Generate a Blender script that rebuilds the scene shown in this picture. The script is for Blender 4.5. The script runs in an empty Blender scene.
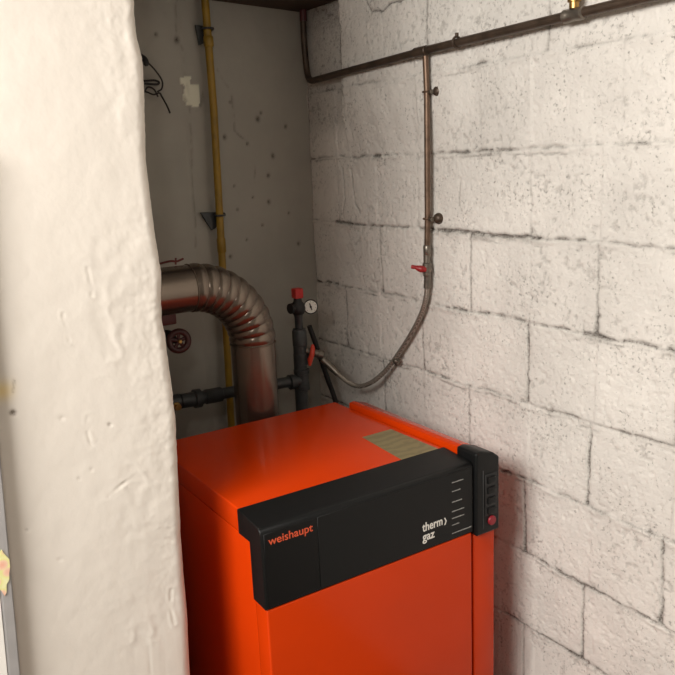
import bpy, bmesh, math, random
import numpy as np
from mathutils import Vector, Matrix
random.seed(7)
SC = bpy.context.scene
COL = SC.collection
PI = math.pi

# ------------------------------------------------------------------ noise
def vnoise(u, v, seed=0):
    """smooth value noise in -1..1 on numpy arrays"""
    rng = np.random.RandomState(seed + 11)
    T = rng.rand(256, 256) * 2 - 1
    ui = np.floor(u).astype(int); vi = np.floor(v).astype(int)
    fu = u - ui; fv = v - vi
    fu = fu * fu * (3 - 2 * fu); fv = fv * fv * (3 - 2 * fv)
    a = T[ui % 256, vi % 256]; b = T[(ui + 1) % 256, vi % 256]
    c = T[ui % 256, (vi + 1) % 256]; d = T[(ui + 1) % 256, (vi + 1) % 256]
    return (a * (1 - fu) + b * fu) * (1 - fv) + (c * (1 - fu) + d * fu) * fv

def fbm(u, v, seed=0, octs=4, gain=.5):
    s = 0; amp = 1; tot = 0; f = 1
    for o in range(octs):
        s = s + amp * vnoise(u * f + 17.3 * o, v * f + 5.1 * o, seed + o * 7)
        tot += amp; amp *= gain; f *= 2.03
    return s / tot

def seg_dist(U, V, a, b):
    ax, ay = a; bx, by = b
    dx, dy = bx - ax, by - ay
    L = dx * dx + dy * dy + 1e-12
    t = np.clip(((U - ax) * dx + (V - ay) * dy) / L, 0, 1)
    return np.hypot(U - ax - t * dx, V - ay - t * dy)

def poly_dist(U, V, pts):
    d = None
    for a, b in zip(pts[:-1], pts[1:]):
        e = seg_dist(U, V, a, b)
        d = e if d is None else np.minimum(d, e)
    return d

def sst(a, b, x):
    t = np.clip((x - a) / (b - a), 0, 1)
    return t * t * (3 - 2 * t)

# ------------------------------------------------------------------ materials
def lin(c):
    return tuple(((x / 255) / 12.92 if x / 255 <= .04045 else ((x / 255 + .055) / 1.055) ** 2.4) for x in c) + (1,)

def new_mat(name):
    m = bpy.data.materials.new(name); m.use_nodes = True
    nt = m.node_tree
    return m, nt, nt.nodes['Principled BSDF']

def N(nt, t, **kw):
    n = nt.nodes.new(t)
    for k, v in kw.items():
        if k.startswith('i_'): n.inputs[k[2:]].default_value = v
        else: setattr(n, k, v)
    return n

def ramp(nt, stops):
    n = nt.nodes.new('ShaderNodeValToRGB')
    e = n.color_ramp.elements
    e[0].position, e[0].color = stops[0]; e[1].position, e[1].color = stops[-1]
    for p, c in stops[1:-1]:
        x = e.new(p); x.color = c
    return n

def simple(name, rgb, rough=.5, metal=0, spec=.5, coat=0, var=.12, scale=30, bump=.0, bscale=200, rvar=.1):
    """procedural paint/metal: base colour with a soft noise variation in colour and gloss"""
    m, nt, p = new_mat(name)
    c = lin(rgb)
    tc = N(nt, 'ShaderNodeTexCoord')
    nz = N(nt, 'ShaderNodeTexNoise'); nz.inputs['Scale'].default_value = scale; nz.inputs['Detail'].default_value = 4
    nt.links.new(tc.outputs['Object'], nz.inputs['Vector'])
    r = ramp(nt, [(.3, tuple(x * (1 - var) for x in c[:3]) + (1,)), (.7, tuple(min(1, x * (1 + var)) for x in c[:3]) + (1,))])
    nt.links.new(nz.outputs['Fac'], r.inputs['Fac']); nt.links.new(r.outputs['Color'], p.inputs['Base Color'])
    mr = N(nt, 'ShaderNodeMapRange'); mr.inputs['To Min'].default_value = max(0, rough - rvar); mr.inputs['To Max'].default_value = min(1, rough + rvar)
    nt.links.new(nz.outputs['Fac'], mr.inputs['Value']); nt.links.new(mr.outputs['Result'], p.inputs['Roughness'])
    p.inputs['Metallic'].default_value = metal
    p.inputs['Specular IOR Level'].default_value = spec
    p.inputs['Coat Weight'].default_value = coat
    if bump:
        nb = N(nt, 'ShaderNodeTexNoise'); nb.inputs['Scale'].default_value = bscale; nb.inputs['Detail'].default_value = 3
        nt.links.new(tc.outputs['Object'], nb.inputs['Vector'])
        bp = N(nt, 'ShaderNodeBump'); bp.inputs['Strength'].default_value = bump; bp.inputs['Distance'].default_value = .002
        nt.links.new(nb.outputs['Fac'], bp.inputs['Height']); nt.links.new(bp.outputs['Normal'], p.inputs['Normal'])
    return m

def wall_mat(name, clean, dirt_shade_col, patchc=None, pores=.0, pore_scale=140, blotch=.06, bump=.3, bscale=160, rough=.75, yellow=None, blotchc=None):
    m, nt, p = new_mat(name)
    L = nt.links.new
    tc = N(nt, 'ShaderNodeTexCoord')
    n1 = N(nt, 'ShaderNodeTexNoise'); n1.inputs['Scale'].default_value = 3.2; n1.inputs['Detail'].default_value = 6; n1.inputs['Roughness'].default_value = .6
    L(tc.outputs['Object'], n1.inputs['Vector'])
    c = lin(clean); bc = lin(blotchc) if blotchc else tuple(x * (1 - blotch * 2.5) for x in c[:3]) + (1,)
    r1 = ramp(nt, [(.32, bc), (.62, c)])
    L(n1.outputs['Fac'], r1.inputs['Fac'])
    cur = r1.outputs['Color']
    def mix(fac, col, curr):
        mx = N(nt, 'ShaderNodeMix', data_type='RGBA'); mx.inputs[7].default_value = col
        L(fac, mx.inputs[0]); L(curr, mx.inputs[6]); return mx.outputs[2]
    if patchc:
        at = N(nt, 'ShaderNodeAttribute', attribute_name='patch'); cur = mix(at.outputs['Fac'], lin(patchc), cur)
    hsrc = None
    if pores:
        n2 = N(nt, 'ShaderNodeTexNoise'); n2.inputs['Scale'].default_value = pore_scale; n2.inputs['Detail'].default_value = 3; n2.inputs['Roughness'].default_value = .65
        L(tc.outputs['Object'], n2.inputs['Vector'])
        n3 = N(nt, 'ShaderNodeTexNoise'); n3.inputs['Scale'].default_value = 9; n3.inputs['Detail'].default_value = 3
        L(tc.outputs['Object'], n3.inputs['Vector'])
        ad = N(nt, 'ShaderNodeMath', operation='MULTIPLY_ADD'); ad.inputs[1].default_value = .32; L(n3.outputs['Fac'], ad.inputs[0]); L(n2.outputs['Fac'], ad.inputs[2])
        mr = N(nt, 'ShaderNodeMapRange'); mr.inputs['From Min'].default_value = .755; mr.inputs['From Max'].default_value = .90; mr.inputs['To Max'].default_value = pores
        L(ad.outputs[0], mr.inputs['Value'])
        cur = mix(mr.outputs['Result'], lin(dirt_shade_col), cur)
        hsrc = mr.outputs['Result']
    at = N(nt, 'ShaderNodeAttribute', attribute_name='dirt_shade')
    nd = N(nt, 'ShaderNodeTexNoise'); nd.inputs['Scale'].default_value = 260; nd.inputs['Detail'].default_value = 2
    L(tc.outputs['Object'], nd.inputs['Vector'])
    mm = N(nt, 'ShaderNodeMath', operation='MULTIPLY'); L(at.outputs['Fac'], mm.inputs[0])
    mr2 = N(nt, 'ShaderNodeMapRange'); mr2.inputs['From Min'].default_value = .3; mr2.inputs['From Max'].default_value = .62; mr2.inputs['To Min'].default_value = .55
    L(nd.outputs['Fac'], mr2.inputs['Value']); L(mr2.outputs['Result'], mm.inputs[1])
    mm.use_clamp = True
    cur = mix(mm.outputs[0], lin(dirt_shade_col), cur)
    if yellow:
        at = N(nt, 'ShaderNodeAttribute', attribute_name='stain'); cur = mix(at.outputs['Fac'], lin(yellow), cur)
    L(cur, p.inputs['Base Color'])
    p.inputs['Roughness'].default_value = rough; p.inputs['Specular IOR Level'].default_value = .3
    nb = N(nt, 'ShaderNodeTexNoise'); nb.inputs['Scale'].default_value = bscale; nb.inputs['Detail'].default_value = 5
    L(tc.outputs['Object'], nb.inputs['Vector'])
    bp = N(nt, 'ShaderNodeBump'); bp.inputs['Strength'].default_value = bump; bp.inputs['Distance'].default_value = .003
    if hsrc:
        sb = N(nt, 'ShaderNodeMath', operation='SUBTRACT'); L(nb.outputs['Fac'], sb.inputs[0]); L(hsrc, sb.inputs[1]); L(sb.outputs[0], bp.inputs['Height'])
    else:
        L(nb.outputs['Fac'], bp.inputs['Height'])
    L(bp.outputs['Normal'], p.inputs['Normal'])
    return m

M = {}
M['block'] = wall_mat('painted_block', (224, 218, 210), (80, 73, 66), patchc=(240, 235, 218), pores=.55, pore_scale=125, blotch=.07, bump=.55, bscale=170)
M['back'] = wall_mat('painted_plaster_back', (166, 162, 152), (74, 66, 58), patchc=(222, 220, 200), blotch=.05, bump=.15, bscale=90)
M['pillar'] = wall_mat('rough_white_plaster', (223, 214, 203), (120, 105, 92), blotch=.012, bump=.22, bscale=45, rough=.6, yellow=(235, 205, 130))
M['plain'] = wall_mat('plain_wall_paint', (150, 146, 140), (90, 80, 70), blotch=.05, bump=.1)
M['floor'] = simple('concrete_floor', (105, 98, 90), .8, var=.25, scale=6, bump=.3, bscale=60)
M['ceiling'] = simple('ceiling_plaster', (150, 146, 140), .85, var=.08, scale=5, bump=.2, bscale=40)
M['beam'] = simple('dark_beam_wood', (66, 50, 38), .8, var=.3, scale=12, bump=.4, bscale=50)
M['orange'] = simple('orange_enamel', (203, 57, 5), .17, spec=.2, coat=.0, var=.05, scale=4, bump=.02, bscale=300, rvar=.04)
M['orange_side'] = M['orange']
M['black'] = simple('black_plastic', (20, 20, 20), .42, spec=.22, var=.08, scale=60, bump=.05, bscale=600, rvar=.05)
M['black_face'] = simple('black_fascia', (16, 15, 15), .38, spec=.22, var=.05, scale=60, rvar=.04)
M['recess'] = simple('dark_recess', (16, 16, 18), .5)
M['white_ink'] = simple('white_lettering', (225, 220, 212), .6, var=.03)
M['grey_ink'] = simple('grey_lettering', (150, 148, 144), .6, var=.03)
M['orange_ink'] = simple('orange_lettering', (214, 84, 48), .6, var=.05)
M['flue'] = simple('bronzed_flue_metal', (124, 112, 101), .25, metal=.85, var=.10, scale=7, rvar=.04, bump=.04, bscale=30)
M['iron'] = simple('dark_painted_iron', (64, 66, 66), .45, metal=.3, var=.2, scale=40, bump=.2, bscale=120)
M['dark'] = simple('black_rubber', (30, 28, 27), .55, var=.2, scale=40)
M['redcap'] = simple('red_plastic', (188, 34, 30), .4, var=.08)
M['orangelever'] = simple('orange_red_lever', (205, 60, 36), .4, var=.1, scale=80)
M['darkred'] = simple('dark_red_enamel', (98, 38, 34), .45, var=.15)
M['maroon'] = simple('maroon_paint', (84, 36, 38), .5, var=.15)
M['button'] = simple('dark_red_button', (140, 26, 38), .45, var=.05)
M['wheel'] = simple('blackened_red_enamel', (62, 28, 27), .45, var=.2)
M['redlever'] = simple('faded_red_plastic', (150, 34, 34), .45, var=.1)
M['dial'] = simple('white_dial', (232, 230, 220), .4, var=.02)
M['copper'] = simple('tarnished_copper', (118, 96, 80), .42, metal=.75, var=.25, scale=45, bump=.1, bscale=150)
M['browncopper'] = simple('brown_oxidised_copper', (78, 64, 53), .45, metal=.5, var=.3, scale=30, bump=.1, bscale=150)
M['brass'] = simple('brass', (178, 142, 84), .35, metal=.9, var=.2, scale=60)
M['steel'] = simple('dull_steel', (126, 118, 108), .4, metal=.8, var=.2, scale=60)
M['yellow'] = simple('ochre_gas_pipe_paint', (146, 114, 28), .45, var=.2, scale=25, bump=.1, bscale=120)
M['frame_grey'] = simple('grey_aluminium', (176, 172, 170), .45, metal=.3, var=.05)
M['frame_dark'] = simple('dark_grey_trim', (62, 62, 62), .4)
M['white_panel'] = simple('white_board', (236, 230, 222), .5, var=.02)

# sticker plate on the lid: khaki with faint printed lines
def plate_mat():
    m, nt, p = new_mat('khaki_foil_plate')
    tc = N(nt, 'ShaderNodeTexCoord')
    w = N(nt, 'ShaderNodeTexWave', bands_direction='Y'); w.inputs['Scale'].default_value = 11; w.inputs['Distortion'].default_value = 5; w.inputs['Detail'].default_value = 4; w.inputs['Detail Scale'].default_value = 3
    nt.links.new(tc.outputs['Object'], w.inputs['Vector'])
    r = ramp(nt, [(.1, lin((124, 112, 78))), (.8, lin((142, 128, 90)))])
    nt.links.new(w.outputs['Fac'], r.inputs['Fac']); nt.links.new(r.outputs['Color'], p.inputs['Base Color'])
    p.inputs['Roughness'].default_value = .32; p.inputs['Metallic'].default_value = .2
    return m
M['plate'] = plate_mat()
def sticker_mat():
    m, nt, p = new_mat('floral_sticker_print')
    tc = N(nt, 'ShaderNodeTexCoord')
    v = N(nt, 'ShaderNodeTexVoronoi'); v.inputs['Scale'].default_value = 55
    nt.links.new(tc.outputs['Object'], v.inputs['Vector'])
    r = ramp(nt, [(.0, lin((232, 150, 130))), (.45, lin((238, 200, 170))), (.6, lin((228, 222, 150))), (.95, lin((236, 232, 190)))])
    nt.links.new(v.outputs['Distance'], r.inputs['Fac']); nt.links.new(r.outputs['Color'], p.inputs['Base Color'])
    p.inputs['Roughness'].default_value = .5
    return m
M['sticker'] = sticker_mat()
def braid_mat():
    m, nt, p = new_mat('braided_steel_hose')
    tc = N(nt, 'ShaderNodeTexCoord')
    w = N(nt, 'ShaderNodeTexWave', bands_direction='DIAGONAL'); w.inputs['Scale'].default_value = 190; w.inputs['Distortion'].default_value = 2
    nt.links.new(tc.outputs['Object'], w.inputs['Vector'])
    r = ramp(nt, [(.2, lin((120, 112, 102))), (.8, lin((176, 166, 154)))])
    nt.links.new(w.outputs['Fac'], r.inputs['Fac']); nt.links.new(r.outputs['Color'], p.inputs['Base Color'])
    p.inputs['Roughness'].default_value = .4; p.inputs['Metallic'].default_value = .6
    bp = N(nt, 'ShaderNodeBump'); bp.inputs['Strength'].default_value = .5; bp.inputs['Distance'].default_value = .001
    nt.links.new(w.outputs['Fac'], bp.inputs['Height']); nt.links.new(bp.outputs['Normal'], p.inputs['Normal'])
    return m
M['braid'] = braid_mat()

# ------------------------------------------------------------------ object helpers
def thing(name, label, cat, loc, group=None):
    o = bpy.data.objects.new(name, None); COL.objects.link(o)
    o.location = loc; o.empty_display_size = .05
    o['label'] = label; o['category'] = cat
    if group: o['group'] = group
    return o

def tag(o, label, cat, group=None):
    o['label'] = label; o['category'] = cat
    if group: o['group'] = group
    return o

def world_loc(o):
    v = Vector(o.location)
    while o.parent: o = o.parent; v += Vector(o.location)
    return v

def obj(name, bm, mat, parent=None, label=None, smooth=True, origin=None, kind=None):
    """link a bmesh given in world coordinates as one object"""
    bmesh.ops.recalc_face_normals(bm, faces=bm.faces)
    me = bpy.data.meshes.new(name)
    base = world_loc(parent) if parent else Vector((0, 0, 0))
    if origin is not None: base = Vector(origin)
    bmesh.ops.translate(bm, verts=bm.verts, vec=-base)
    bm.to_mesh(me); bm.free()
    if smooth:
        for p in me.polygons: p.use_smooth = True
        try: me.set_sharp_from_angle(angle=math.radians(38))
        except Exception: pass
    me.materials.append(mat)
    o = bpy.data.objects.new(name, me); COL.objects.link(o)
    if parent: o.parent = parent; o.location = base - world_loc(parent)
    else: o.location = base
    if label: o['label'] = label
    if kind: o['kind'] = kind
    return o

def box(x0, x1, y0, y1, z0, z1, bev=.0, seg=2, bm=None):
    bm2 = bmesh.new()
    bmesh.ops.create_cube(bm2, size=1)
    for v in bm2.verts:
        v.co = Vector((x0 if v.co.x < 0 else x1, y0 if v.co.y < 0 else y1, z0 if v.co.z < 0 else z1))
    if bev: bmesh.ops.bevel(bm2, geom=bm2.edges[:], offset=bev, segments=seg, affect='EDGES', profile=.6)
    return merge(bm, bm2)

def merge(bm, other):
    if bm is None: return other
    me = bpy.data.meshes.new('t'); other.to_mesh(me); other.free()
    bm.from_mesh(me); bpy.data.meshes.remove(me)
    return bm

def prism(prof, axis, a0, a1, bev=0, seg=2, bm=None):
    """extrude a 2-D profile along an axis ('x': profile is (y,z); 'y': (x,z); 'z': (x,y))"""
    b = bmesh.new()
    def P(p, a):
        return {'x': (a, p[0], p[1]), 'y': (p[0], a, p[1]), 'z': (p[0], p[1], a)}[axis]
    A = [b.verts.new(P(p, a0)) for p in prof]; B = [b.verts.new(P(p, a1)) for p in prof]
    n = len(prof)
    b.faces.new(A); b.faces.new(B[::-1])
    for i in range(n): b.faces.new((A[i], A[(i + 1) % n], B[(i + 1) % n], B[i]))
    bmesh.ops.recalc_face_normals(b, faces=b.faces)
    if bev: bmesh.ops.bevel(b, geom=b.edges[:], offset=bev, segments=seg, affect='EDGES', profile=.6)
    return merge(bm, b)

def tube(pts, r, seg=16, bm=None, cap=True, squash=None):
    """sweep a circle along points, r is a number or one radius per point"""
    b = bmesh.new()
    pts = [Vector(p) for p in pts]; n = len(pts)
    rs = [r] * n if isinstance(r, (int, float)) else list(r)
    t0 = (pts[1] - pts[0]).normalized()
    up = Vector((0, 0, 1)) if abs(t0.z) < .9 else Vector((1, 0, 0))
    nrm = t0.cross(up).normalized()
    rings = []; pt = t0
    for i, p in enumerate(pts):
        t = (pts[min(i + 1, n - 1)] - pts[max(i - 1, 0)])
        t = t.normalized() if t.length > 1e-9 else pt
        ax = pt.cross(t)
        if ax.length > 1e-9: nrm = Matrix.Rotation(pt.angle(t), 3, ax.normalized()) @ nrm
        pt = t
        bn = t.cross(nrm).normalized(); nrm = bn.cross(t).normalized()
        rings.append([b.verts.new(p + (nrm * math.cos(2 * PI * k / seg) + bn * math.sin(2 * PI * k / seg)) * rs[i]) for k in range(seg)])
    for a, c in zip(rings[:-1], rings[1:]):
        for k in range(seg): b.faces.new((a[k], a[(k + 1) % seg], c[(k + 1) % seg], c[k]))
    if cap:
        b.faces.new(rings[0]); b.faces.new(rings[-1][::-1])
    return merge(bm, b)

def lathe(p0, d, prof, seg=24, bm=None):
    """solid of revolution: prof = [(distance along d, radius), ...]"""
    p0 = Vector(p0); d = Vector(d).normalized()
    return tube_steps([p0 + d * s for s, _ in prof], [q for _, q in prof], d, seg, bm)

def tube_steps(pts, rs, d, seg, bm):
    b = bmesh.new()
    up = Vector((0, 0, 1)) if abs(d.z) < .9 else Vector((1, 0, 0))
    u = d.cross(up).normalized(); v = d.cross(u).normalized()
    rings = [[b.verts.new(p + (u * math.cos(2 * PI * k / seg) + v * math.sin(2 * PI * k / seg)) * max(r, 1e-5)) for k in range(seg)] for p, r in zip(pts, rs)]
    for a, c in zip(rings[:-1], rings[1:]):
        for k in range(seg): b.faces.new((a[k], a[(k + 1) % seg], c[(k + 1) % seg], c[k]))
    b.faces.new(rings[0]); b.faces.new(rings[-1][::-1])
    return merge(bm, b)

def smooth_path(pts, sub=8):
    pts = [Vector(p) for p in pts]; out = []
    P = [pts[0] * 2 - pts[1]] + pts + [pts[-1] * 2 - pts[-2]]
    for i in range(1, len(P) - 2):
        p0, p1, p2, p3 = P[i - 1:i + 3]
        for k in range(sub):
            t = k / sub
            out.append(.5 * ((2 * p1) + (-p0 + p2) * t + (2 * p0 - 5 * p1 + 4 * p2 - p3) * t * t + (-p0 + 3 * p1 - 3 * p2 + p3) * t ** 3))
    out.append(pts[-1]); return out

def arc(c, r, a0, a1, ux, uy, n=12):
    c = Vector(c); ux = Vector(ux); uy = Vector(uy)
    return [c + ux * r * math.cos(a0 + (a1 - a0) * k / n) + uy * r * math.sin(a0 + (a1 - a0) * k / n) for k in range(n + 1)]

def torus(c, nrm, R, r, bm=None, seg=32, ms=10):
    nrm = Vector(nrm).normalized(); up = Vector((0, 0, 1)) if abs(nrm.z) < .9 else Vector((1, 0, 0))
    u = nrm.cross(up).normalized(); v = nrm.cross(u).normalized(); c = Vector(c)
    b = bmesh.new(); rings = []
    for i in range(seg):
        a = 2 * PI * i / seg; dirv = u * math.cos(a) + v * math.sin(a)
        rings.append([b.verts.new(c + dirv * (R + r * math.cos(2 * PI * k / ms)) + nrm * r * math.sin(2 * PI * k / ms)) for k in range(ms)])
    for i in range(seg):
        a, d = rings[i], rings[(i + 1) % seg]
        for k in range(ms): b.faces.new((a[k], a[(k + 1) % ms], d[(k + 1) % ms], d[k]))
    return merge(bm, b)

def grid_mesh(name, P, mat, attrs, back=None):
    """P: (n,m,3) array of positions -> one smooth mesh object with float point attributes"""
    n, m, _ = P.shape
    me = bpy.data.meshes.new(name)
    idx = np.arange(n * m).reshape(n, m)
    q = np.stack([idx[:-1, :-1], idx[1:, :-1], idx[1:, 1:], idx[:-1, 1:]], -1).reshape(-1, 4)
    me.vertices.add(n * m); me.vertices.foreach_set('co', P.reshape(-1).astype(np.float32))
    me.loops.add(q.size); me.loops.foreach_set('vertex_index', q.reshape(-1).astype(np.int32))
    me.polygons.add(len(q)); me.polygons.foreach_set('loop_start', np.arange(0, q.size, 4, dtype=np.int32))
    me.update(calc_edges=True)
    me.polygons.foreach_set('use_smooth', np.ones(len(q), bool))
    for k, v in attrs.items():
        a = me.attributes.new(k, 'FLOAT', 'POINT'); a.data.foreach_set('value', v.reshape(-1).astype(np.float32))
    me.materials.append(mat); me.update()
    o = bpy.data.objects.new(name, me); COL.objects.link(o); o['kind'] = 'structure'
    return o

# ================================================================== ROOM
# ---- right wall: hollow concrete blocks 40 x 20 cm, painted, seen at a slant
def axis_pts(stops):
    out = []
    for a, b, st in stops:
        n = max(1, int(round(abs(b - a) / st))); out += list(np.linspace(a, b, n, endpoint=False))
    out.append(stops[-1][1]); return np.array(out)

def build_right_wall():
    ys = axis_pts([(0.02, -1.7, .0034), (-1.7, -4.0, .06)])
    zs = axis_pts([(-.02, .35, .05), (.35, 2.06, .0034), (2.06, 2.52, .05)])
    Y, Z = np.meshgrid(ys, zs, indexing='ij')
    wy = Y + .006 * fbm(Y * 9, Z * 9, 3, 3) + .0026 * fbm(Y * 70, Z * 70, 13, 2); wz = Z + .0055 * fbm(Y * 7, Z * 7, 9, 4) + .0034 * fbm(Y * 55, Z * 55, 19, 2)
    crumb = sst(-.35, .25, fbm(Y * 48, Z * 70, 23, 2))
    groove = np.zeros_like(Y); dirt_shade = np.zeros_like(Y); smear = np.zeros_like(Y)
    rows = {1.8: [(-.2), (-.61), (-1.008), (-1.42)], 1.6: [-.40, -.80, -1.2, -1.6], 1.4: [-.16, -.55, -.957, -1.35],
            1.2: [-.373, -.755, -1.149, -1.55], 1.0: [-.175, -.561, -.954, -1.35], .8: [-.371, -.751, -1.141, -1.53],
            .6: [-.56, -.9485, -1.341], .4: [-.36, -.75, -1.138, -1.53], .2: [-.56, -.95, -1.34]}
    vstr = {1.8: .6, 1.6: .12, 1.4: .35, 1.2: .95, 1.0: .9, .8: .95, .6: 1.1, .4: 1., .2: .8}
    # bed joints
    for k in range(1, 10):
        z0 = .2 * k
        s = .46 + .85 * sst(-.25, .45, fbm(Y * 5.5 + 3 * k, Z * 1.5, 40 + k, 3)) 
        s = s * (.35 + .75 * crumb)
        if abs(z0 - 1.6) < .01: s *= np.where(Y < -.75, .55, .95)
        if abs(z0 - 1.8) < .01: s *= .50 * sst(-.2, .2, fbm(Y * 9, Z, 71, 2)) + .15
        if abs(z0 - 1.4) < .01: s *= 1.15
        d = np.abs(wz - z0)
        groove += s * np.exp(-(d / .0034) ** 2)
        dirt_shade += s * (.95 * np.exp(-(d / .0026) ** 2) + .42 * np.exp(-(d / .009) ** 2) * sst(-.5, .3, fbm(Y * 14, Z * 14, 77, 3)))
        # second, lower lip of the smeared mortar
        off = .012 + .004 * vnoise(Y * 6, Y * 0 + k, 5)
        s2 = sst(.0, .4, fbm(Y * 6 + 9 * k, Z * 2, 60 + k, 3)) * .6
        dirt_shade += s2 * crumb * np.exp(-((wz - z0 + off) / .0022) ** 2); groove += .35 * s2 * np.exp(-((wz - z0 + off) / .0030) ** 2)
        smear += np.exp(-((wz - z0 + .006) / .010) ** 2) * sst(-.1, .3, fbm(Y * 12, Z * 30, 21 + k, 3))
    for zb, js in rows.items():
        inside = sst(zb - .003, zb + .006, Z) * (1 - sst(zb + .194, zb + .203, Z))
        for j in js:
            d = np.abs(wy - j)
            s = vstr[zb] * (.55 + .6 * sst(-.3, .4, fbm(Y * 4 + j * 9, Z * 14, 31, 3))) * inside * (.72 + .45 * crumb)
            groove += .8 * s * np.exp(-(d / .0030) ** 2)
            dirt_shade += s * np.exp(-(d / .0023) ** 2) + .22 * s * np.exp(-(d / .007) ** 2)
            blob = s * np.exp(-((Z - zb - .008) / .014) ** 2) * np.exp(-(d / .006) ** 2)
            dirt_shade += .7 * blob; groove += .5 * blob
    # smudge of soot under the joint right of the gas tap
    dirt_shade += .42 * np.exp(-((Z - 1.392) / .010) ** 2) * sst(-1.02, -.93, Y) * (1 - sst(-.68, -.62, Y)) * sst(-.25, .3, fbm(Y * 30, Z * 40, 88, 3))
    # hairline cracks and chips
    cracks = [([(-.189, 1.566), (-.193, 1.47), (-.178, 1.424)], .5), ([(-.232, 1.566), (-.247, 1.471), (-.272, 1.436)], .6),
              ([(-.718, 1.522), (-.712, 1.467)], .45), ([(-.615, 2.03), (-.612, 1.931), (-.600, 1.88)], .5),
              ([(-.36, 2.02), (-.387, 1.985), (-.44, 1.975), (-.467, 1.986), (-.531, 1.99)], 1.0),
              ([(-.225, 2.03), (-.222, 1.93), (-.228, 1.80), (-.235, 1.70)], .35), ([(-.0, 1.2), (-.003, 2.0)], .6)]
    for pts, s in cracks:
        d = poly_dist(wy, wz, pts); g = s * np.exp(-(d / .0026) ** 2); dirt_shade += g; groove += g
    # block faces: each its own small offset and tilt
    rowi = np.floor(Z / .2).astype(int)
    ph = np.where(rowi % 2 == 0, .165, -.035)
    coli = np.floor((Y + ph) / .397).astype(int)
    rng = np.random.RandomState(4); T = rng.rand(64, 64)
    face = T[rowi % 64, coli % 64] * .0035
    # thick plaster skim on the upper part, ending in a ragged edge near the corner
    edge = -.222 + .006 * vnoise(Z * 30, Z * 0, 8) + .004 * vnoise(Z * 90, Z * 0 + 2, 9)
    skim = sst(0, .006, edge - Y) * sst(1.60, 1.76, Z + .02 * vnoise(Y * 20, Z * 3, 12)) * (1 - .7 * sst(-.35, -.8, Y) )
    h = face + .0045 * fbm(Y * 6, Z * 6, 1, 4) + .0008 * fbm(Y * 45, Z * 45, 2, 3) + .0009 * fbm(Y * 140, Z * 140, 6, 2)
    h += .0028 * smear + .018 * skim - .0065 * np.clip(groove, 0, 1.3)
    chip = sst(.0, 1, np.exp(-(np.hypot((Y + .222) / .008, (Z - 1.75) / .022)) ** 2))
    dirt_shade += .8 * chip * sst(0, .3, fbm(Y * 60, Z * 60, 15, 2))
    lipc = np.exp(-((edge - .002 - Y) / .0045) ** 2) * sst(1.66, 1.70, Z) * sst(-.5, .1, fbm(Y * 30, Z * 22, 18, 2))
    dirt_shade += .34 * sst(-.006, .006, Y - edge) * sst(1.64, 1.72, Z) + .22 * sst(1.96, 2.0, Z) * sst(-.006, .006, Y - edge)  # recess beyond the skim: darker tone, partly shade painted in, more at the top
    dirt_shade *= 1 - lipc
    pit = sst(.30, .50, fbm(Y * 95, Z * 95, 50, 2)) ; h -= .0016 * pit; dirt_shade += .30 * pit * sst(-.3, .3, fbm(Y * 8, Z * 8, 51, 2))
    P = np.stack([-h, Y, Z], -1)
    return grid_mesh('wall_right', P, M['block'], {'dirt_shade': np.clip(dirt_shade, 0, 1), 'patch': lipc})
build_right_wall()

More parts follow.
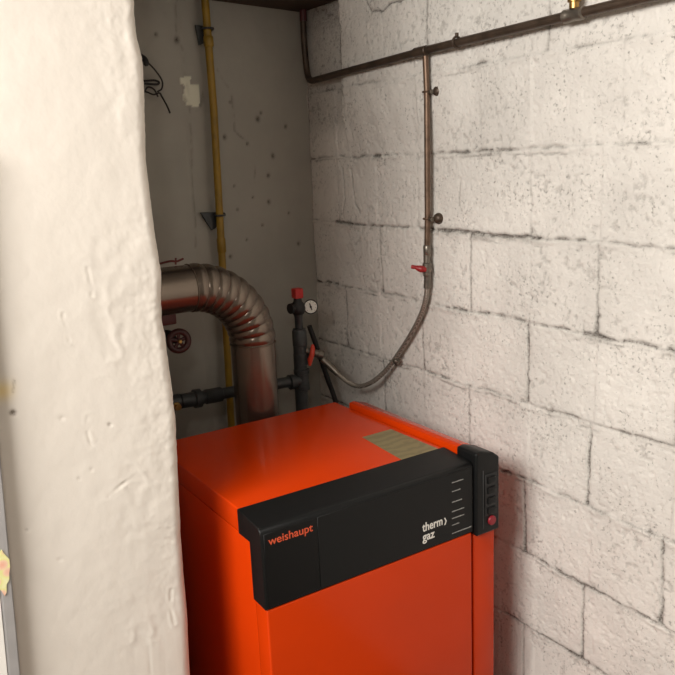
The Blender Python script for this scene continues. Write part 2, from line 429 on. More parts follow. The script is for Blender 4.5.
# ---- back wall
def build_back_wall():
    xs = axis_pts([(-1.05, .02, .0045)]); zs = axis_pts([(-.02, .7, .05), (.7, 2.06, .0045), (2.06, 2.52, .05)])
    X, Z = np.meshgrid(xs, zs, indexing='ij')
    wx = X + .005 * fbm(X * 14, Z * 14, 5, 3); wz = Z + .005 * fbm(X * 14 + 9, Z * 14, 6, 3)
    dirt_shade = np.zeros_like(X)
    for pts, s, w in [([(-.306, 1.866), (-.278, 1.815), (-.268, 1.778), (-.268, 1.692), (-.23, 1.652), (-.205, 1.612), (-.211, 1.533)], .55, .0028),
                      ([(-.427, 2.05), (-.431, 1.952), (-.414, 1.922), (-.413, 1.845), (-.409, 1.75), (-.412, 1.6), (-.422, 1.35)], .4, .003)]:
        d = poly_dist(wx, wz, pts); dirt_shade += s * np.exp(-(d / w) ** 2) * sst(-.45, .3, fbm(X * 40, Z * 40, 61, 2))
    for hx, hz, r in [(-.185, 1.725, .008), (-.173, 1.744, .005), (-.085, 1.701, .006), (-.302, 1.673, .007), (-.138, 1.612, .007), (-.161, 1.554, .006),
                      (-.161, 1.472, .007), (-.22, 1.488, .004), (-.273, 1.457, .004), (-.23, 1.648, .005), (-.276, 1.773, .004), (-.494, 1.958, .005),
                      (-.279, 1.527, .004), (-.43, 1.945, .009), (-.31, 1.31, .006), (-.06, 1.33, .006), (-.25, 1.36, .004), (-.19, 1.40, .004), (-.09, 1.43, .004)]:
        d = np.hypot(wx - hx, (wz - hz) * .8); dirt_shade += 1.1 * np.exp(-(d / (r * .8)) ** 2)
    pat = np.array([(-.434, 1.843), (-.398, 1.849), (-.401, 1.825), (-.371, 1.827), (-.377, 1.762), (-.418, 1.765), (-.433, 1.788), (-.418, 1.817), (-.433, 1.827)])
    ins = np.zeros(X.shape, bool); n = len(pat)
    for i in range(n):
        x1, z1 = pat[i]; x2, z2 = pat[(i + 1) % n]
        c = ((z1 > wz) != (z2 > wz)) & (wx < (x2 - x1) * (wz - z1) / (z2 - z1 + 1e-12) + x1); ins ^= c
    patch = ins * 1.0
    dirt_shade += .5 * np.exp(-(poly_dist(wx, wz, [(-.432, 1.815), (-.43, 1.79), (-.41, 1.762), (-.376, 1.756), (-.36, 1.80)]) / .006) ** 2) * sst(-.2, .4, fbm(X * 60, Z * 60, 3, 2))
    h = .006 * fbm(X * 3, Z * 3, 21, 4) + .0012 * fbm(X * 30, Z * 30, 22, 3) - .004 * np.clip(dirt_shade, 0, 1) + .004 * patch
    # the wall left of x=-0.42 stands a little proud
    h += .004 * sst(-.41, -.425, X)
    P = np.stack([X, -h, Z], -1)
    return grid_mesh('wall_back', P, M['back'], {'dirt_shade': np.clip(dirt_shade, 0, 1), 'patch': patch})
build_back_wall()

# ---- left: thick rough-plastered wall end that hides the niche's left side
SIL = [(0, -0.9098), (0.2254, -0.8978), (0.6045, -0.8907), (0.7229, -0.8847), (0.8832, -0.8823), (1.0147, -0.8763), (1.1343, -0.8715), (1.2168, -0.8727), (1.2898, -0.8745), (1.3293, -0.8787), (1.4082, -0.8715), (1.4728, -0.8763), (1.5422, -0.8787), (1.6067, -0.8811), (1.6522, -0.8775), (1.724, -0.8715), (1.7766, -0.8703), (1.8053, -0.8775), (1.8651, -0.8751), (2.52, -0.8739)]
def build_pillar():
    R = .022
    s = axis_pts([(-1.6, -.36, .05), (-.36, .10, .0028), (.10, .14, .01), (.14, .95, .08)])   # s=0 at the corner, negative on the face
    zs = axis_pts([(-.02, .7, .04), (.7, 1.86, .0028), (1.86, 2.52, .04)])
    S, Z = np.meshgrid(s, zs, indexing='ij')
    cx = np.interp(Z, [a for a, _ in SIL], [b + .007 for _, b in SIL])
    q = PI / 2 * R
    a = np.clip((S + q / 2) / q, 0, 1) * PI / 2       # 0 on the face, pi/2 on the side
    X = cx - R + R * np.sin(a) + np.where(S < -q / 2, S + q / 2, 0)
    Yc = -.90 + R - R * np.cos(a) + np.where(S > q / 2, S - q / 2, 0)
    nx, ny = np.sin(a), -np.cos(a)
    near = np.exp(-(S / .075) ** 2)
    band = np.exp(-((S + .08) / .05) ** 2)
    lump = .0030 * fbm(S * 4, Z * 3, 31, 3) + .0005 * fbm(S * 30, Z * 22, 32, 3)
    rough = near * (.0014 * fbm(S * 38, Z * 30, 33, 4) + .0012 * np.abs(fbm(S * 70, Z * 60, 35, 3))) * (.35 + sst(-.3, .3, fbm(S * 4, Z * 4, 39, 2)))
    ridge = band * .0012 * (1 - np.abs(fbm(S * 26 + Z * 6, Z * 20, 36, 3)) * 3).clip(-.5, 1) * sst(-.1, .3, fbm(S * 5, Z * 6, 37, 2))
    # trowel facets
    fac = .0007 * np.abs(fbm(S * 16 + Z * 9, Z * 11 - S * 8, 38, 2))
    h = lump + rough + ridge + fac
    dirt_shade = np.zeros_like(S); stain = np.zeros_like(S)
    Xw = X
    def hole(x, z, r, dep, dk):
        nonlocal h, dirt_shade
        d = np.hypot(Xw - x, Z - z); g = np.exp(-(d / r) ** 2) * (Yc < -.87); h = h - dep * g; dirt_shade = dirt_shade + dk * g
    hole(-1.1478, 1.2085, .0045, .006, 1.4)
    hole(-1.1514, 0.9992, .0025, .002, .5)
    hole(-1.0557, 1.0673, .0025, .0014, .3); hole(-1.1047, 0.9274, .003, .0014, .1); hole(-1.0318, 1.0781, .003, .0012, .1)
    hole(-0.9911, 1.1523, .003, .003, .45); hole(-1.0713, 1.1822, .004, .0014, .05)
    d = poly_dist(Xw, Z, [(-1.1394, 1.2635), (-1.1442, 1.2444)]); g = np.exp(-(d / .0022) ** 2) * (Yc < -.87); dirt_shade += .6 * g
    # arc-shaped gouge and long diagonal drips low down
    for pts, dep in [([(-1.027, 1.1762), (-1.033, 1.1523), (-1.0306, 1.1283), (-1.021, 1.1164)], .0022), ([(-0.9756, 1.0386), (-0.9995, 1.0267), (-1.0091, 1.0171)], .0024), ([(-0.9576, 1.0446), (-0.9816, 1.0362)], .002),
                     ([(-0.9457, 0.6798), (-0.9636, 0.6619), (-0.9816, 0.638)], .0028), ([(-0.9098, 0.7994), (-0.9158, 0.7636), (-0.9098, 0.7277)], .003), ([(-0.9098, 0.644), (-0.9218, 0.626), (-0.9397, 0.62)], .0022),
                     ([(-0.9995, 1.4333), (-0.9971, 1.3855)], .0015), ([(-1.0473, 1.3616), (-1.0449, 1.3137)], .002), ([(-0.9098, 0.9071), (-0.8919, 0.8951)], .002)]:
        d = poly_dist(Xw + .002 * vnoise(Z * 60, X * 60, 2), Z, pts)
        br = sst(-.3, .3, fbm(Xw * 70, Z * 70, 91, 2)) * (Yc < -.86); g = np.exp(-(d / .0030) ** 2) * br; h = h - .55 * dep * g + .25 * dep * np.exp(-((d - .005) / .004) ** 2) * br * (Xw > pts[0][0] - .01)
    stain += .75 * np.exp(-(np.hypot((X + 1.161) / .016, (Z - 1.2491) / .016)) ** 2) * (S < -.1)
    P = np.stack([X + nx * h, Yc + ny * h, Z], -1)
    return grid_mesh('wall_left', P[::-1], M['pillar'], {'dirt_shade': np.clip(dirt_shade, 0, 1)[::-1], 'stain': np.clip(stain, 0, 1)[::-1]})
build_pillar()

def slab(name, x0, x1, y0, y1, z0, z1, mat):
    return obj(name, box(x0, x1, y0, y1, z0, z1), mat, smooth=False, kind='structure')
slab('floor', -3.2, .1, -4.1, .1, -.1, 0, M['floor'])
slab('ceiling', -3.2, .1, -4.1, .1, 2.5, 2.6, M['ceiling'])
slab('wall_side', -3.3, -3.2, -4.1, .1, -.1, 2.6, M['plain'])
slab('wall_front', -3.2, .1, -4.1, -4.0, -.1, 2.6, M['plain'])
slab('wall_partition', -3.2, -2.3, -.90, -.8, 0, 2.5, M['plain'])
# dark lintel over the niche, along the back wall
obj('trim_1', prism([(-.87, 2.084), (.03, 2.043), (.03, 2.5), (-.87, 2.5)], 'y', -.25, .03), M['beam'], smooth=False, kind='structure')

# ================================================================== BOILER
boiler = thing('gas_boiler', 'orange enamelled floor-standing gas boiler with a black control fascia, in the niche', 'boiler', (-.46, -.72, 0))
XL, XR = -.760, -.226
obj('casing', box(XL + .002, XR - .002, -.951, -.445, .05, .872, .004), M['orange'], boiler)
pl = obj('plinth', box(XL + .02, -.165, -.93, -.46, 0.0, .05, .003), M['dark'], boiler)
lid = obj('lid', box(XL, XR, -.909, -.440, .874, .926, .004, 3), M['orange'], boiler)
obj('door', box(XL + .001, XR - .002, -1.003, -.953, .05, .748, .004, 3), M['orange'], boiler)
# black fascia: wraps over the lid's front edge
prof = [(-.906, .9275), (-.906, .874), (-.953, .874), (-.953, .751), (-1.004, .7495), (-1.004, .908), (-1.001, .9155), (-.994, .9195)]
fas = obj('control_fascia', prism(prof[::-1], 'x', XL - .003, XR + .001, .0015, 1), M['black'], boiler)
# two flush front plates, parted by a fine seam
obj('fascia_plate', box(-.757, -.6385, -1.0052, -1.0035, .7535, .9085, .0006, 1), M['black_face'], fas)
obj('fascia_plate', box(-.6372, -.2280, -1.0052, -1.0035, .7535, .9085, .0006, 1), M['black'], fas)
# right-hand side strip, a little proud of the lid
def strip_prof(e=0, zb=.05):
    return [(-.2185 - e, .936 + e), (-.203, .9385 + e), (-.168, .928 + e), (-.1525 + e, .914 + e), (-.1525 + e, zb), (-.2185 - e, zb)]
obj('side_strip', prism(strip_prof(), 'y', -.998, -.500, .003, 2), M['orange'], boiler)
capo = obj('control_unit', prism(strip_prof(.003, .738), 'y', -1.012, -.945, .006, 3), M['black'], boiler)
obj('switch_recess', box(-.196, -.158, -1.0135, -1.0125, .782, .884, .0004, 1), M['recess'], capo)
for k in range(4):
    z = .868 - k * .025
    obj('rocker_switch', box(-.189, -.165, -1.0165, -1.0130, z - .008, z + .008, .0015, 2), M['black'], capo)
obj('reset_button', lathe((-.175, -1.012, .767), (0, -1, 0), [(0, .0115), (.003, .0115), (.0045, .0105), (.005, .006)], 24), M['button'], capo, 'round red button')
obj('edge_trim', box(-.2022, -.2008, -1.0132, -1.0120, .752, .895, .0003, 1), M['frame_dark'], capo)
# khaki foil plate on the lid
b = bmesh.new()
q = [(-.334, -.728), (-.245, -.727), (-.243, -.9055), (-.350, -.9055)]
obj('rating_plate', prism(q, 'z', .9262, .9268, bm=b), M['plate'], boiler, 'khaki foil rating plate')

def text(name, s, size, x, z, y, mat, parent, bold=0, shear=0, spacing=1.0, width=None):
    cu = bpy.data.curves.new(name, 'FONT'); cu.body = s; cu.size = size; cu.extrude = .0003; cu.offset = bold; cu.space_character = spacing; cu.shear = shear
    to = bpy.data.objects.new(name, cu); COL.objects.link(to)
    bpy.context.view_layer.update()
    me = bpy.data.meshes.new_from_object(to.evaluated_get(bpy.context.evaluated_depsgraph_get()))
    COL.objects.unlink(to); bpy.data.objects.remove(to)
    xs = [v.co.x for v in me.vertices]; w = max(xs) - min(xs); x0 = min(xs); k = (width / w) if width else 1
    base = world_loc(parent)
    for v in me.vertices:
        a = (v.co.x - x0) * k; c = v.co.y; e = v.co.z
        v.co = Vector((x + a, y - e, z + c)) - base
    me.materials.clear(); me.materials.append(mat); me.name = name
    o = bpy.data.objects.new(name, me); COL.objects.link(o); o.parent = parent
    return o
YF = -1.0056
text('lettering', 'weishaupt', .0235, -.7480, .8840, YF, M['orange_ink'], fas, bold=.0001, width=.099)
text('lettering', 'therm', .0285, -.374, .7960, YF, M['white_ink'], fas, bold=.0004, width=.057)
text('lettering', '\u203a', .036, -.3120, .7935, YF, M['white_ink'], fas, bold=.0004, width=.007)
text('lettering', 'gaz', .0285, -.374, .7735, YF, M['white_ink'], fas, bold=.0004, width=.034)
# fine, unreadable print beside the switches: broken grey lines
for (x0, x1, z) in [(-.288, -.255, .887), (-.288, -.264, .866), (-.288, -.259, .8405), (-.289, -.253, .818), (-.289, -.253, .8015), (-.289, -.268, .7855), (-.289, -.232, .7655)]:
    b = None; x = x0
    while x < x1:
        w = random.uniform(.0022, .0045); hh = random.uniform(.0014, .0022)
        b = box(x, min(x + w, x1), YF - .0002, YF + .0004, z - hh / 2, z + hh / 2 + random.uniform(0, .0006), bm=b); x += w + .0007
    obj('fine_print', b, M['grey_ink'], fas, smooth=False)

# ================================================================== FLUE
flue = thing('flue_pipe', 'fat bronze-grey metal flue pipe with a ribbed elbow, rising behind the orange boiler', 'flue pipe', (-.427, -.352, .60))
RF = .0615; fx, fy, fz, RB = -.427, -.352, 1.287, .168
obj('flue_riser', tube([(fx, fy, .60), (fx, fy, .7), (fx, fy, 1.08), (fx, fy, fz - RB + .004)], RF - .001, 48, cap=False), M['flue'], flue)
pts = []; rs = []
nr = 10; per = 16; n = nr * per
for i in range(n + 1):
    a = (PI / 2) * i / n
    pts.append(Vector((fx - RB + RB * math.cos(a), fy, fz - RB + RB * math.sin(a))))
    ph = (i % per) / per
    r = RF - .0014 + .0034 * math.sin(PI * ph) ** .85 if 0 < i < n else RF - .001
    rs.append(r)
obj('ribbed_elbow', tube(pts, rs, 48, cap=False), M['flue'], flue)
obj('flue_run', tube([(fx - RB + .003, fy, fz), (-.75, fy, fz), (-.871, fy, fz)], RF - .001, 48, cap=False), M['flue'], flue)
obj('collar', torus((fx, fy, fz - RB - .004), (0, 0, 1), RF + .0005, .0018, seg=48), M['flue'], flue)
torus_b = torus((fx - RB - .002, fy, fz), (1, 0, 0), RF, .0016, seg=48)
obj('collar', torus_b, M['flue'], flue)

# ================================================================== YELLOW GAS PIPE
gas = thing('gas_pipe', 'mustard-yellow vertical gas pipe fixed to the dim back wall', 'pipe', (-.355, -.032, .0))
obj('pipe', tube([(-.366, -.034, .0), (-.364, -.034, .80), (-.354, -.033, 1.274), (-.344, -.032, 1.75), (-.346, -.032, 2.064)], .0112, 20), M['yellow'], gas)
for z0, h, r in [(1.925, .030, .0145), (1.33, .045, .0135)]:
    xx = -.345 if z0 > 1.5 else -.352
    obj('coupling', lathe((xx, -.033, z0), (0, 0, 1), [(0, r - .002), (.003, r), (h - .003, r), (h, r - .002)], 10), M['yellow'], gas)
def pipe_bracket(x, z, w, parent):
    """triangular wall plate with a saddle strap over the pipe"""
    pr = [(x - w, z + .022), (x + .022, z + .018), (x + .020, z + .004), (x - .008, z - .028), (x - .022, z - .034)]
    o = obj('wall_bracket', prism(pr, 'y', -.016, -.0075, .001, 1), M['iron'], parent)
    s = obj('strap', torus((x, -.033, z + .010), (0, 0, 1), .0155, .003, seg=20, ms=8), M['iron'], o)
    obj('screw', lathe((x + .018, -.014, z + .012), (0, -1, 0), [(0, .005), (.012, .005), (.014, .003)], 10), M['iron'], o)
pipe_bracket(-.350, 1.433, .055, gas)
pipe_bracket(-.344, 1.965, .030, gas)

# ================================================================== IRON HEATING PIPEWORK
hp = thing('heating_pipework', 'dark iron heating pipe with a tee and a horizontal header, behind the boiler', 'pipework', (-.200, -.205, 0))
px, py = -.200, -.215
obj('riser', tube([(px - .006, py, .0), (px - .004, py, .90), (px, py, 1.098)], .0200, 20), M['iron'], hp)
obj('union', lathe((px, py, .985), (0, 0, 1), [(0, .0195), (.002, .0225), (.035, .0225), (.037, .0205), (.060, .0205), (.062, .0225), (.105, .0225), (.112, .019)], 20), M['iron'], hp)
obj('neck', lathe((px, py, 1.09), (0, 0, 1), [(0, .0125), (.045, .0125), (.048, .014), (.056, .014)], 16), M['iron'], hp)
obj('tee', lathe((px, py, .905), (0, 0, 1), [(0, .020), (.002, .024), (.014, .024), (.016, .0215), (.052, .0215), (.054, .024), (.066, .024), (.068, .020)], 20,
          bm=lathe((px, py, .9375), (-1, 0, 0), [(0, .019), (.030, .0195), (.031, .023), (.044, .023), (.046, .018)], 20)), M['iron'], hp)
obj('header', tube([(px, py, .9375), (-.45, py, .946), (-.70, py, .953)], .0165, 20), M['iron'], hp)
obj('union', lathe((-.470, py, .946), (-1, 0, .03), [(0, .018), (.002, .0215), (.05, .0215), (.052, .0190), (.066, .0190), (.067, .0270), (.085, .0270), (.087, .021), (.125, .021), (.127, .018)], 16), M['iron'], hp)
obj('elbow', tube([(-.60, py, .952), (-.625, py, .950)] + arc((-.625, py, .925), .025, PI / 2, PI, (1, 0, 0), (0, 0, 1), 6) + [(-.650, py, .88), (-.650, py, .20)], .021, 16), M['iron'], hp)
obj('drain_plug', lathe((-.618, py - .016, .946), (0, -1, 0), [(0, .012), (.012, .012), (.014, .009), (.024, .009)], 6), M['brass'], hp)

# red-wheeled valve at the left, half hidden by the white wall
gv = thing('gate_valve', 'gate valve with a round dark red handwheel, under the flue beside the white wall', 'valve', (-.622, -.26, 1.02))
wx, wy, wz = -.618, -.300, 1.142
obj('valve_body', lathe((wx - .004, -.20, wz), (0, -1, 0), [(0, .014), (.03, .020), (.05, .016), (.07, .012), (.085, .009)], 18,
    bm=tube([(wx - .03, -.215, .995), (wx - .03, -.215, 1.24)], .019, 16)), M['iron'], gv)
wb = torus((wx, wy, wz), (-.15, -1, .05), .0255, .0085, seg=32)
for k in range(5):
    a = 2 * PI * k / 5 + .3
    wb = tube([(wx, wy, wz), (wx + math.cos(a) * .025, wy - .0, wz + math.sin(a) * .025)], .0050, 8, bm=wb)
obj('handwheel', wb, M['wheel'], gv)
obj('wheel_nut', lathe((wx, wy - .001, wz), (0, -1, 0), [(0, .006), (.010, .006), (.012, .004)], 6), M['brass'], gv)
obj('pump_flange', box(-.690, -.604, -.262, -.205, 1.180, 1.214, .004), M['darkred'], gv, 'dark red square flange')

# safety valve and gauge at the top of the riser
sv = thing('safety_valve', 'black safety valve with a square red cap, on top of the iron riser', 'valve', (px, py, 1.146))
obj('valve_body', lathe((px, py, 1.140), (0, 0, 1), [(0, .012), (.004, .017), (.012, .0215), (.024, .0225), (.036, .018), (.042, .013), (.056, .012)], 20), M['dark'], sv)
obj('valve_outlet', lathe((px, py, 1.164), (-1, -.15, 0), [(0, .013), (.022, .013), (.023, .016), (.031, .016)], 12), M['dark'], sv)
obj('cap', box(px - .0135, px + .0135, py - .0135, py + .0135, 1.192, 1.222, .003), M['redcap'], sv, 'square red plastic cap')
gd = Vector((-.50, -.86, .12)).normalized()
gc = Vector((-.1655, -.232, 1.163))
pg = thing('pressure_gauge', 'small round pressure gauge with a white dial, beside the red-capped valve', 'gauge', gc)
obj('housing', lathe(gc - gd * .022, gd, [(0, .016), (.002, .021), (.018, .022), (.022, .0225), (.0235, .0205), (.0225, .019)], 32,
    bm=tube([gc - gd * .012, (px, py, 1.160)], .006, 12)), M['dark'], pg)
obj('dial', lathe(gc + gd * .0006, gd, [(0, .0190), (.0008, .0190)], 32), M['dial'], pg)
gu = gd.cross(Vector((0, 0, 1))).normalized(); gw = gu.cross(gd).normalized()
nb = tube([gc + gd * .003 - gw * .010 + gu * -.003, gc + gd * .003 + gw * .011 + gu * .003], .0016, 6)
nb = lathe(gc + gd * .002, gd, [(0, .0035), (.002, .0035)], 12, bm=nb)
obj('needle', nb, M['dark'], pg)
tb = None
for k in range(9):
    a = math.radians(-225 + k * 33.75)
    dv = gu * math.cos(a) - gw * math.sin(a)
    tb = tube([gc + gd * .0018 + dv * .0140, gc + gd * .0018 + dv * .0170], .0005, 5, bm=tb)
obj('scale', tb, M['dark'], pg)

# filling tap with orange lever on the riser, dark hose behind it
ft = thing('filling_tap', 'small steel tap with an orange-red lever on the side of the iron riser', 'tap', (-.165, -.23, 1.015))
fd = Vector((.78, -.40, -.30)).normalized()
f0 = Vector((-.186, -.222, 1.028))
obj('tap_body', lathe(f0, fd, [(0, .012), (.012, .012), (.013, .016), (.024, .016), (.026, .012), (.040, .012), (.041, .015), (.056, .015), (.058, .010)], 14), M['steel'], ft)
lv = f0 + fd * .016 + Vector((-.006, -.018, .0))
obj('lever', tube([lv + Vector((-.010, 0, -.036)), lv + Vector((-.007, 0, -.018)), lv + Vector((0, -.002, .0)), lv + Vector((.004, 0, .016)), lv + Vector((.006, .004, .026))], [.0045, .0085, .0080, .0075, .0038], 12), M['orangelever'], ft, 'orange-red lever')

H = [(-.150, -.240, 1.010), (-.14, -.244, .998), (-.12, -.266, .970), (-.10, -.304, .936), (-.08, -.344, .922), (-.06, -.39, .941), (-.036, -.438, .989), (-.022, -.502, 1.068), (-.021, -.563, 1.144), (-.021, -.600, 1.211), (-.021, -.610, 1.278)]
hose = thing('braided_hose', 'flexible braided hose drooping along the block wall between two taps', 'hose', (-.08, -.344, .922))
path = smooth_path(H, 8)
obj('hose_line', tube(path, .0072, 14), M['braid'], hose)
obj('end_ferrule', tube([Vector(H[1]) + Vector((0, 0, .0)), Vector(H[2]), Vector((-.111, -.284, .953))], [.0115, .0115, .0095], 12), M['steel'], hose)
obj('end_ferrule', tube([(-.021, -.607, 1.245), (-.021, -.610, 1.282)], .0098, 12), M['steel'], hose)
ring = Vector((-.030, -.462, 1.018))
obj('clamp_ring', lathe(ring - Vector((.0, -.006, -.007)) * -1, (.10, -.60, .75), [(0, .009), (.002, .0105), (.012, .0105), (.014, .009)], 12), M['steel'], hose)
tb = tube(smooth_path([(-.137, -.170, 1.090), (-.115, -.172, 1.02), (-.085, -.174, .92), (-.05, -.176, .80), (-.03, -.178, .60), (-.028, -.18, .02)], 6), .0082, 14)
tag(obj('drain_hose', tb, M['dark'], origin=(-.028, -.18, .02)), 'thin black hose leaning in the corner behind the iron riser', 'hose')

# ================================================================== COPPER PIPES ON THE BLOCK WALL
cx_ = -.034
run = thing('heating_supply_pipe', 'long brown copper pipe high on the block wall, bent up at the corner', 'pipe', (cx_, -.6, 1.85))
corner = [(-.022, -.034, 2.045), (-.022, -.032, 2.00), (-.021, -.032, 1.93), (-.020, -.036, 1.875), (-.022, -.048, 1.845), (-.027, -.075, 1.833), (cx_, -.12, 1.832)]
allp = smooth_path(corner, 6) + [Vector((cx_, -.35, 1.840)), Vector((cx_, -.644, 1.850)), Vector((cx_, -1.10, 1.858)), Vector((cx_, -2.2, 1.875)), Vector((cx_, -3.98, 1.90))]
obj('pipe', tube(allp, .0098, 16), M['browncopper'], run)
obj('painted_stub', tube([(-.022, -.034, 2.012), (-.022, -.0345, 2.045)], .0112, 14), M['maroon'], run, 'red-painted end at the ceiling beam')
def clip_on_run(y, z, parent):
    o = obj('pipe_clip', torus((cx_, y, z), (0, 1, .02), .0125, .0030, seg=20, ms=8, bm=tube([(cx_, y, z + .013), (cx_, y, z + .021)], .0045, 8, bm=tube([(cx_ + .01, y, z), (.0, y, z)], .004, 8))), M['browncopper'], parent)
    return o
clip_on_run(-.748, 1.853, run)
obj('tee', lathe((cx_, -.590, 1.8485), (0, -1, .015), [(0, .0105), (.002, .0125), (.045, .0125), (.047, .0105)], 16), M['browncopper'], run)
obj('tee', lathe((cx_, -1.072, 1.857), (0, -1, .01), [(0, .0105), (.002, .0135), (.012, .0135), (.014, .0125), (.036, .0125), (.038, .0135), (.050, .0135), (.052, .0105)], 16), M['steel'], run)
obj('brass_branch', lathe((cx_, -1.098, 1.869), (0, 0, 1), [(0, .0100), (.012, .0100), (.013, .0135), (.030, .0135), (.031, .0095), (.10, .0095), (.631, .0095)], 16), M['brass'], run, 'short brass branch pipe')

drop = thing('copper_drop_pipe', 'thin vertical copper pipe clipped to the block wall above the braided hose', 'pipe', (-.028, -.612, 1.34))
obj('pipe', tube([(-.030, -.626, 1.845), (-.026, -.625, 1.751), (-.024, -.617, 1.43), (-.024, -.612, 1.335)], .0078, 16), M['copper'], drop)
obj('coupling', lathe((-.024, -.613, 1.337), (0, 0, 1), [(0, .009), (.002, .0105), (.022, .0105), (.024, .009)], 8), M['steel'], drop)
def knob_clip(y, z, cat_label):
    t = thing('pipe_clip', cat_label, 'pipe clip', (-.006, y, z), 'round clips on the vertical copper pipe')
    obj('clip_ring', torus((-.0245, y, z), (0, 0, 1), .0098, .0028, seg=18, ms=8), M['copper'], t)
    obj('clip_screw', lathe((-.0245, y - .010, z - .001), (0, -1, 0), [(0, .004), (.006, .004), (.0065, .006), (.010, .006)], 10, bm=tube([(-.0245, y - .013, z), (-.0, y - .013, z)], .004, 8)), M['steel'], t)
    obj('wall_rose', lathe((.0, y - .020, z), (-1, -.35, 0), [(0, .0145), (.006, .0145), (.012, .0120), (.016, .006)], 18), M['browncopper'], t)
knob_clip(-.6225, 1.751, 'upper of the two round clips holding the vertical copper pipe')
knob_clip(-.6165, 1.431, 'lower of the two round clips holding the vertical copper pipe')
tap = thing('shutoff_tap', 'small shut-off tap with a red lever at the foot of the vertical copper pipe', 'tap', (-.024, -.611, 1.29))
obj('tap_body', lathe((-.023, -.6105, 1.276), (0, 0, 1), [(0, .0085), (.003, .0105), (.012, .0105), (.014, .0125), (.036, .0125), (.038, .0095), (.061, .0095)], 12), M['steel'], tap)
obj('tap_lever', tube([(-.030, -.616, 1.296), (-.038, -.609, 1.298), (-.045, -.602, 1.300), (-.050, -.594, 1.303), (-.055, -.585, 1.304)], [.0060, .0095, .0085, .0050, .0056], 12,
    bm=lathe((-.030, -.612, 1.300), (-1, .0, 0), [(0, .006), (.014, .006)], 10)), M['redlever'], tap, 'red lever')

# ================================================================== LOOSE WIRES
lw = thing('cable_stub', 'black cut-off cable ends sticking out of the dim back wall', 'cable', (-.545, -.02, 1.90))
obj('cable_end', tube(smooth_path([(-.60, -.006, 1.92), (-.560, -.018, 1.900), (-.541, -.030, 1.886), (-.538, -.034, 1.868)], 4), [.004] * 4 + [.008] * 8 + [.005], 8), M['dark'], lw)
obj('wire', tube(smooth_path([(-.540, -.030, 1.885), (-.515, -.034, 1.858), (-.497, -.034, 1.830), (-.499, -.032, 1.808), (-.512, -.030, 1.800)], 6), .0024, 6), M['dark'], lw)
obj('wire', tube(smooth_path([(-.575, -.010, 1.832), (-.545, -.026, 1.829), (-.520, -.032, 1.830), (-.506, -.032, 1.826), (-.512, -.030, 1.820), (-.545, -.022, 1.822)], 6), .0032, 6), M['dark'], lw)
obj('wire', tube(smooth_path([(-.570, -.012, 1.802), (-.545, -.026, 1.800), (-.525, -.032, 1.792), (-.508, -.034, 1.796), (-.500, -.033, 1.785), (-.487, -.030, 1.762), (-.478, -.026, 1.742)], 6), .0026, 6), M['dark'], lw)
obj('wire', tube(smooth_path([(-.548, -.026, 1.800), (-.538, -.030, 1.812), (-.522, -.032, 1.806), (-.512, -.032, 1.786)], 6), .0024, 6), M['dark'], lw)
tag(obj('wall_hook', tube(smooth_path([(-.66, -.30, 1.350), (-.635, -.33, 1.3585), (-.618, -.335, 1.357), (-.600, -.335, 1.362)], 5), .0028, 8, bm=tube([(-.622, -.335, 1.349), (-.620, -.335, 1.366)], .0024, 6)), M['darkred'], origin=(-.62, -.335, 1.349)),
    'tiny dark red wire tie on top of the flue pipe by the white wall', 'wire')

# ================================================================== FRAMED WHITE PANEL AT LEFT
fr = thing('white_panel', 'white panel with a grey metal edge leaning at the lower left', 'panel', (-1.54, -.918, 0))
def lean(x, z):  # leans slightly to the left going down
    return x + (z - 1.155) * .045
def lean_prism(x0, x1, y0, y1, z0, z1, bev=.001):
    b = bmesh.new(); bmesh.ops.create_cube(b, size=1)
    for v in b.verts:
        z = z0 if v.co.z < 0 else z1
        v.co = Vector((lean(x0 if v.co.x < 0 else x1, z), y0 if v.co.y < 0 else y1, z))
    bmesh.ops.bevel(b, geom=b.edges[:], offset=bev, segments=2, affect='EDGES'); return b
TOP = 1.62
obj('panel_face', lean_prism(-1.88, -1.1995, -.923, -.911, .01, TOP - .01), M['white_panel'], fr)
obj('edge_profile', lean_prism(-1.1985, -1.1800, -.928, -.908, .0, TOP, .002), M['frame_grey'], fr, 'grey metal edge strip')
obj('edge_profile', lean_prism(-1.902, -1.882, -.928, -.908, .0, TOP, .002), M['frame_grey'], fr)
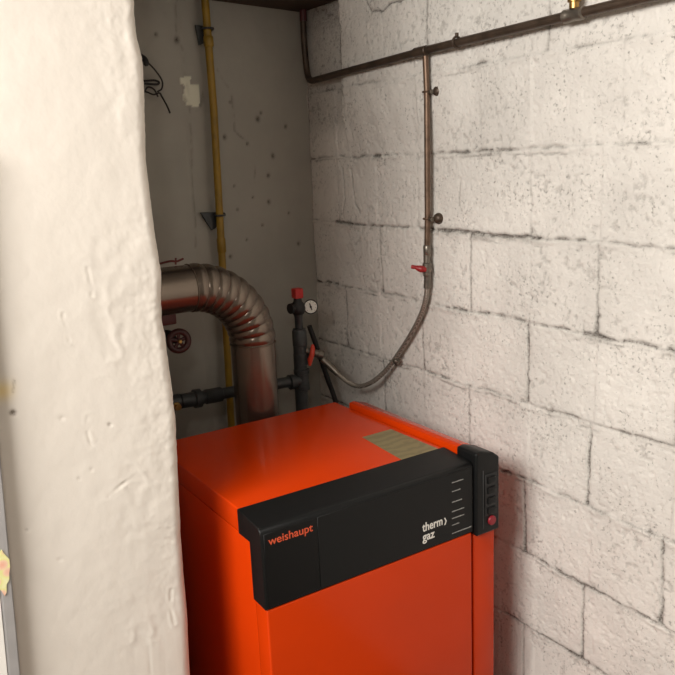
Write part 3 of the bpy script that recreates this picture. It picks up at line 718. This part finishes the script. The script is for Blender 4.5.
obj('edge_profile', lean_prism(-1.902, -1.1800, -.928, -.908, TOP, TOP + .02, .002), M['frame_grey'], fr)
sb = bmesh.new()
ring = []
for k in range(22):
    a = 2 * PI * k / 22; rr = 1 + .18 * math.sin(3 * a + 1) + .10 * math.sin(7 * a)
    ring.append((-1.203 + .0110 * rr * math.cos(a), .956 + .040 * rr * math.sin(a)))
obj('sticker', prism(ring, 'y', -.9300, -.9282, bm=sb), M['sticker'], fr, 'yellow and pink floral sticker')

# ================================================================== LIGHT
ld = bpy.data.lights.new('ceiling_light', 'AREA'); ld.shape = 'RECTANGLE'; ld.size = .8; ld.size_y = 1.25; ld.energy = 88; ld.color = (1.0, .975, .93)
lo = bpy.data.objects.new('ceiling_light', ld); lo.location = (-2.45, -1.82, 2.26); lo.rotation_euler = (0, math.radians(-42), 0); COL.objects.link(lo)
l2 = bpy.data.lights.new('room_bulb', 'POINT'); l2.energy = 12; l2.shadow_soft_size = .045; l2.color = (1.0, .95, .88)
o2 = bpy.data.objects.new('room_bulb', l2); o2.location = (-1.52, -2.42, 2.12); COL.objects.link(o2)
w = bpy.data.worlds.new('World'); SC.world = w; w.use_nodes = True
w.node_tree.nodes['Background'].inputs[0].default_value = (.01, .01, .01, 1)

# ================================================================== CAMERA
cd = bpy.data.cameras.new('camera'); cd.sensor_width = 36; cd.lens = 788.64 / 675 * 36; cd.clip_start = .02
cam = bpy.data.objects.new('camera', cd); COL.objects.link(cam)
Rr = Vector((0.8348874705595029, -0.54883980206859, -0.04168672652135449))
Rd = Vector((-0.15569565490855494, -0.16284054644121812, -0.9742904184468416))
Rf = Vector((0.5279410710916052, 0.8199133052341793, -0.22140550434578662))
m = Matrix((Rr, -Rd, -Rf)).transposed().to_4x4()
m.translation = Vector((-1.3687, -2.2424, 1.5961))
cam.matrix_world = m
SC.camera = cam
SC.view_settings.view_transform = 'Standard'; SC.view_settings.look = 'None'
SC.view_settings.exposure = 0.0; SC.view_settings.gamma = 1; SC.view_settings.use_curve_mapping = False
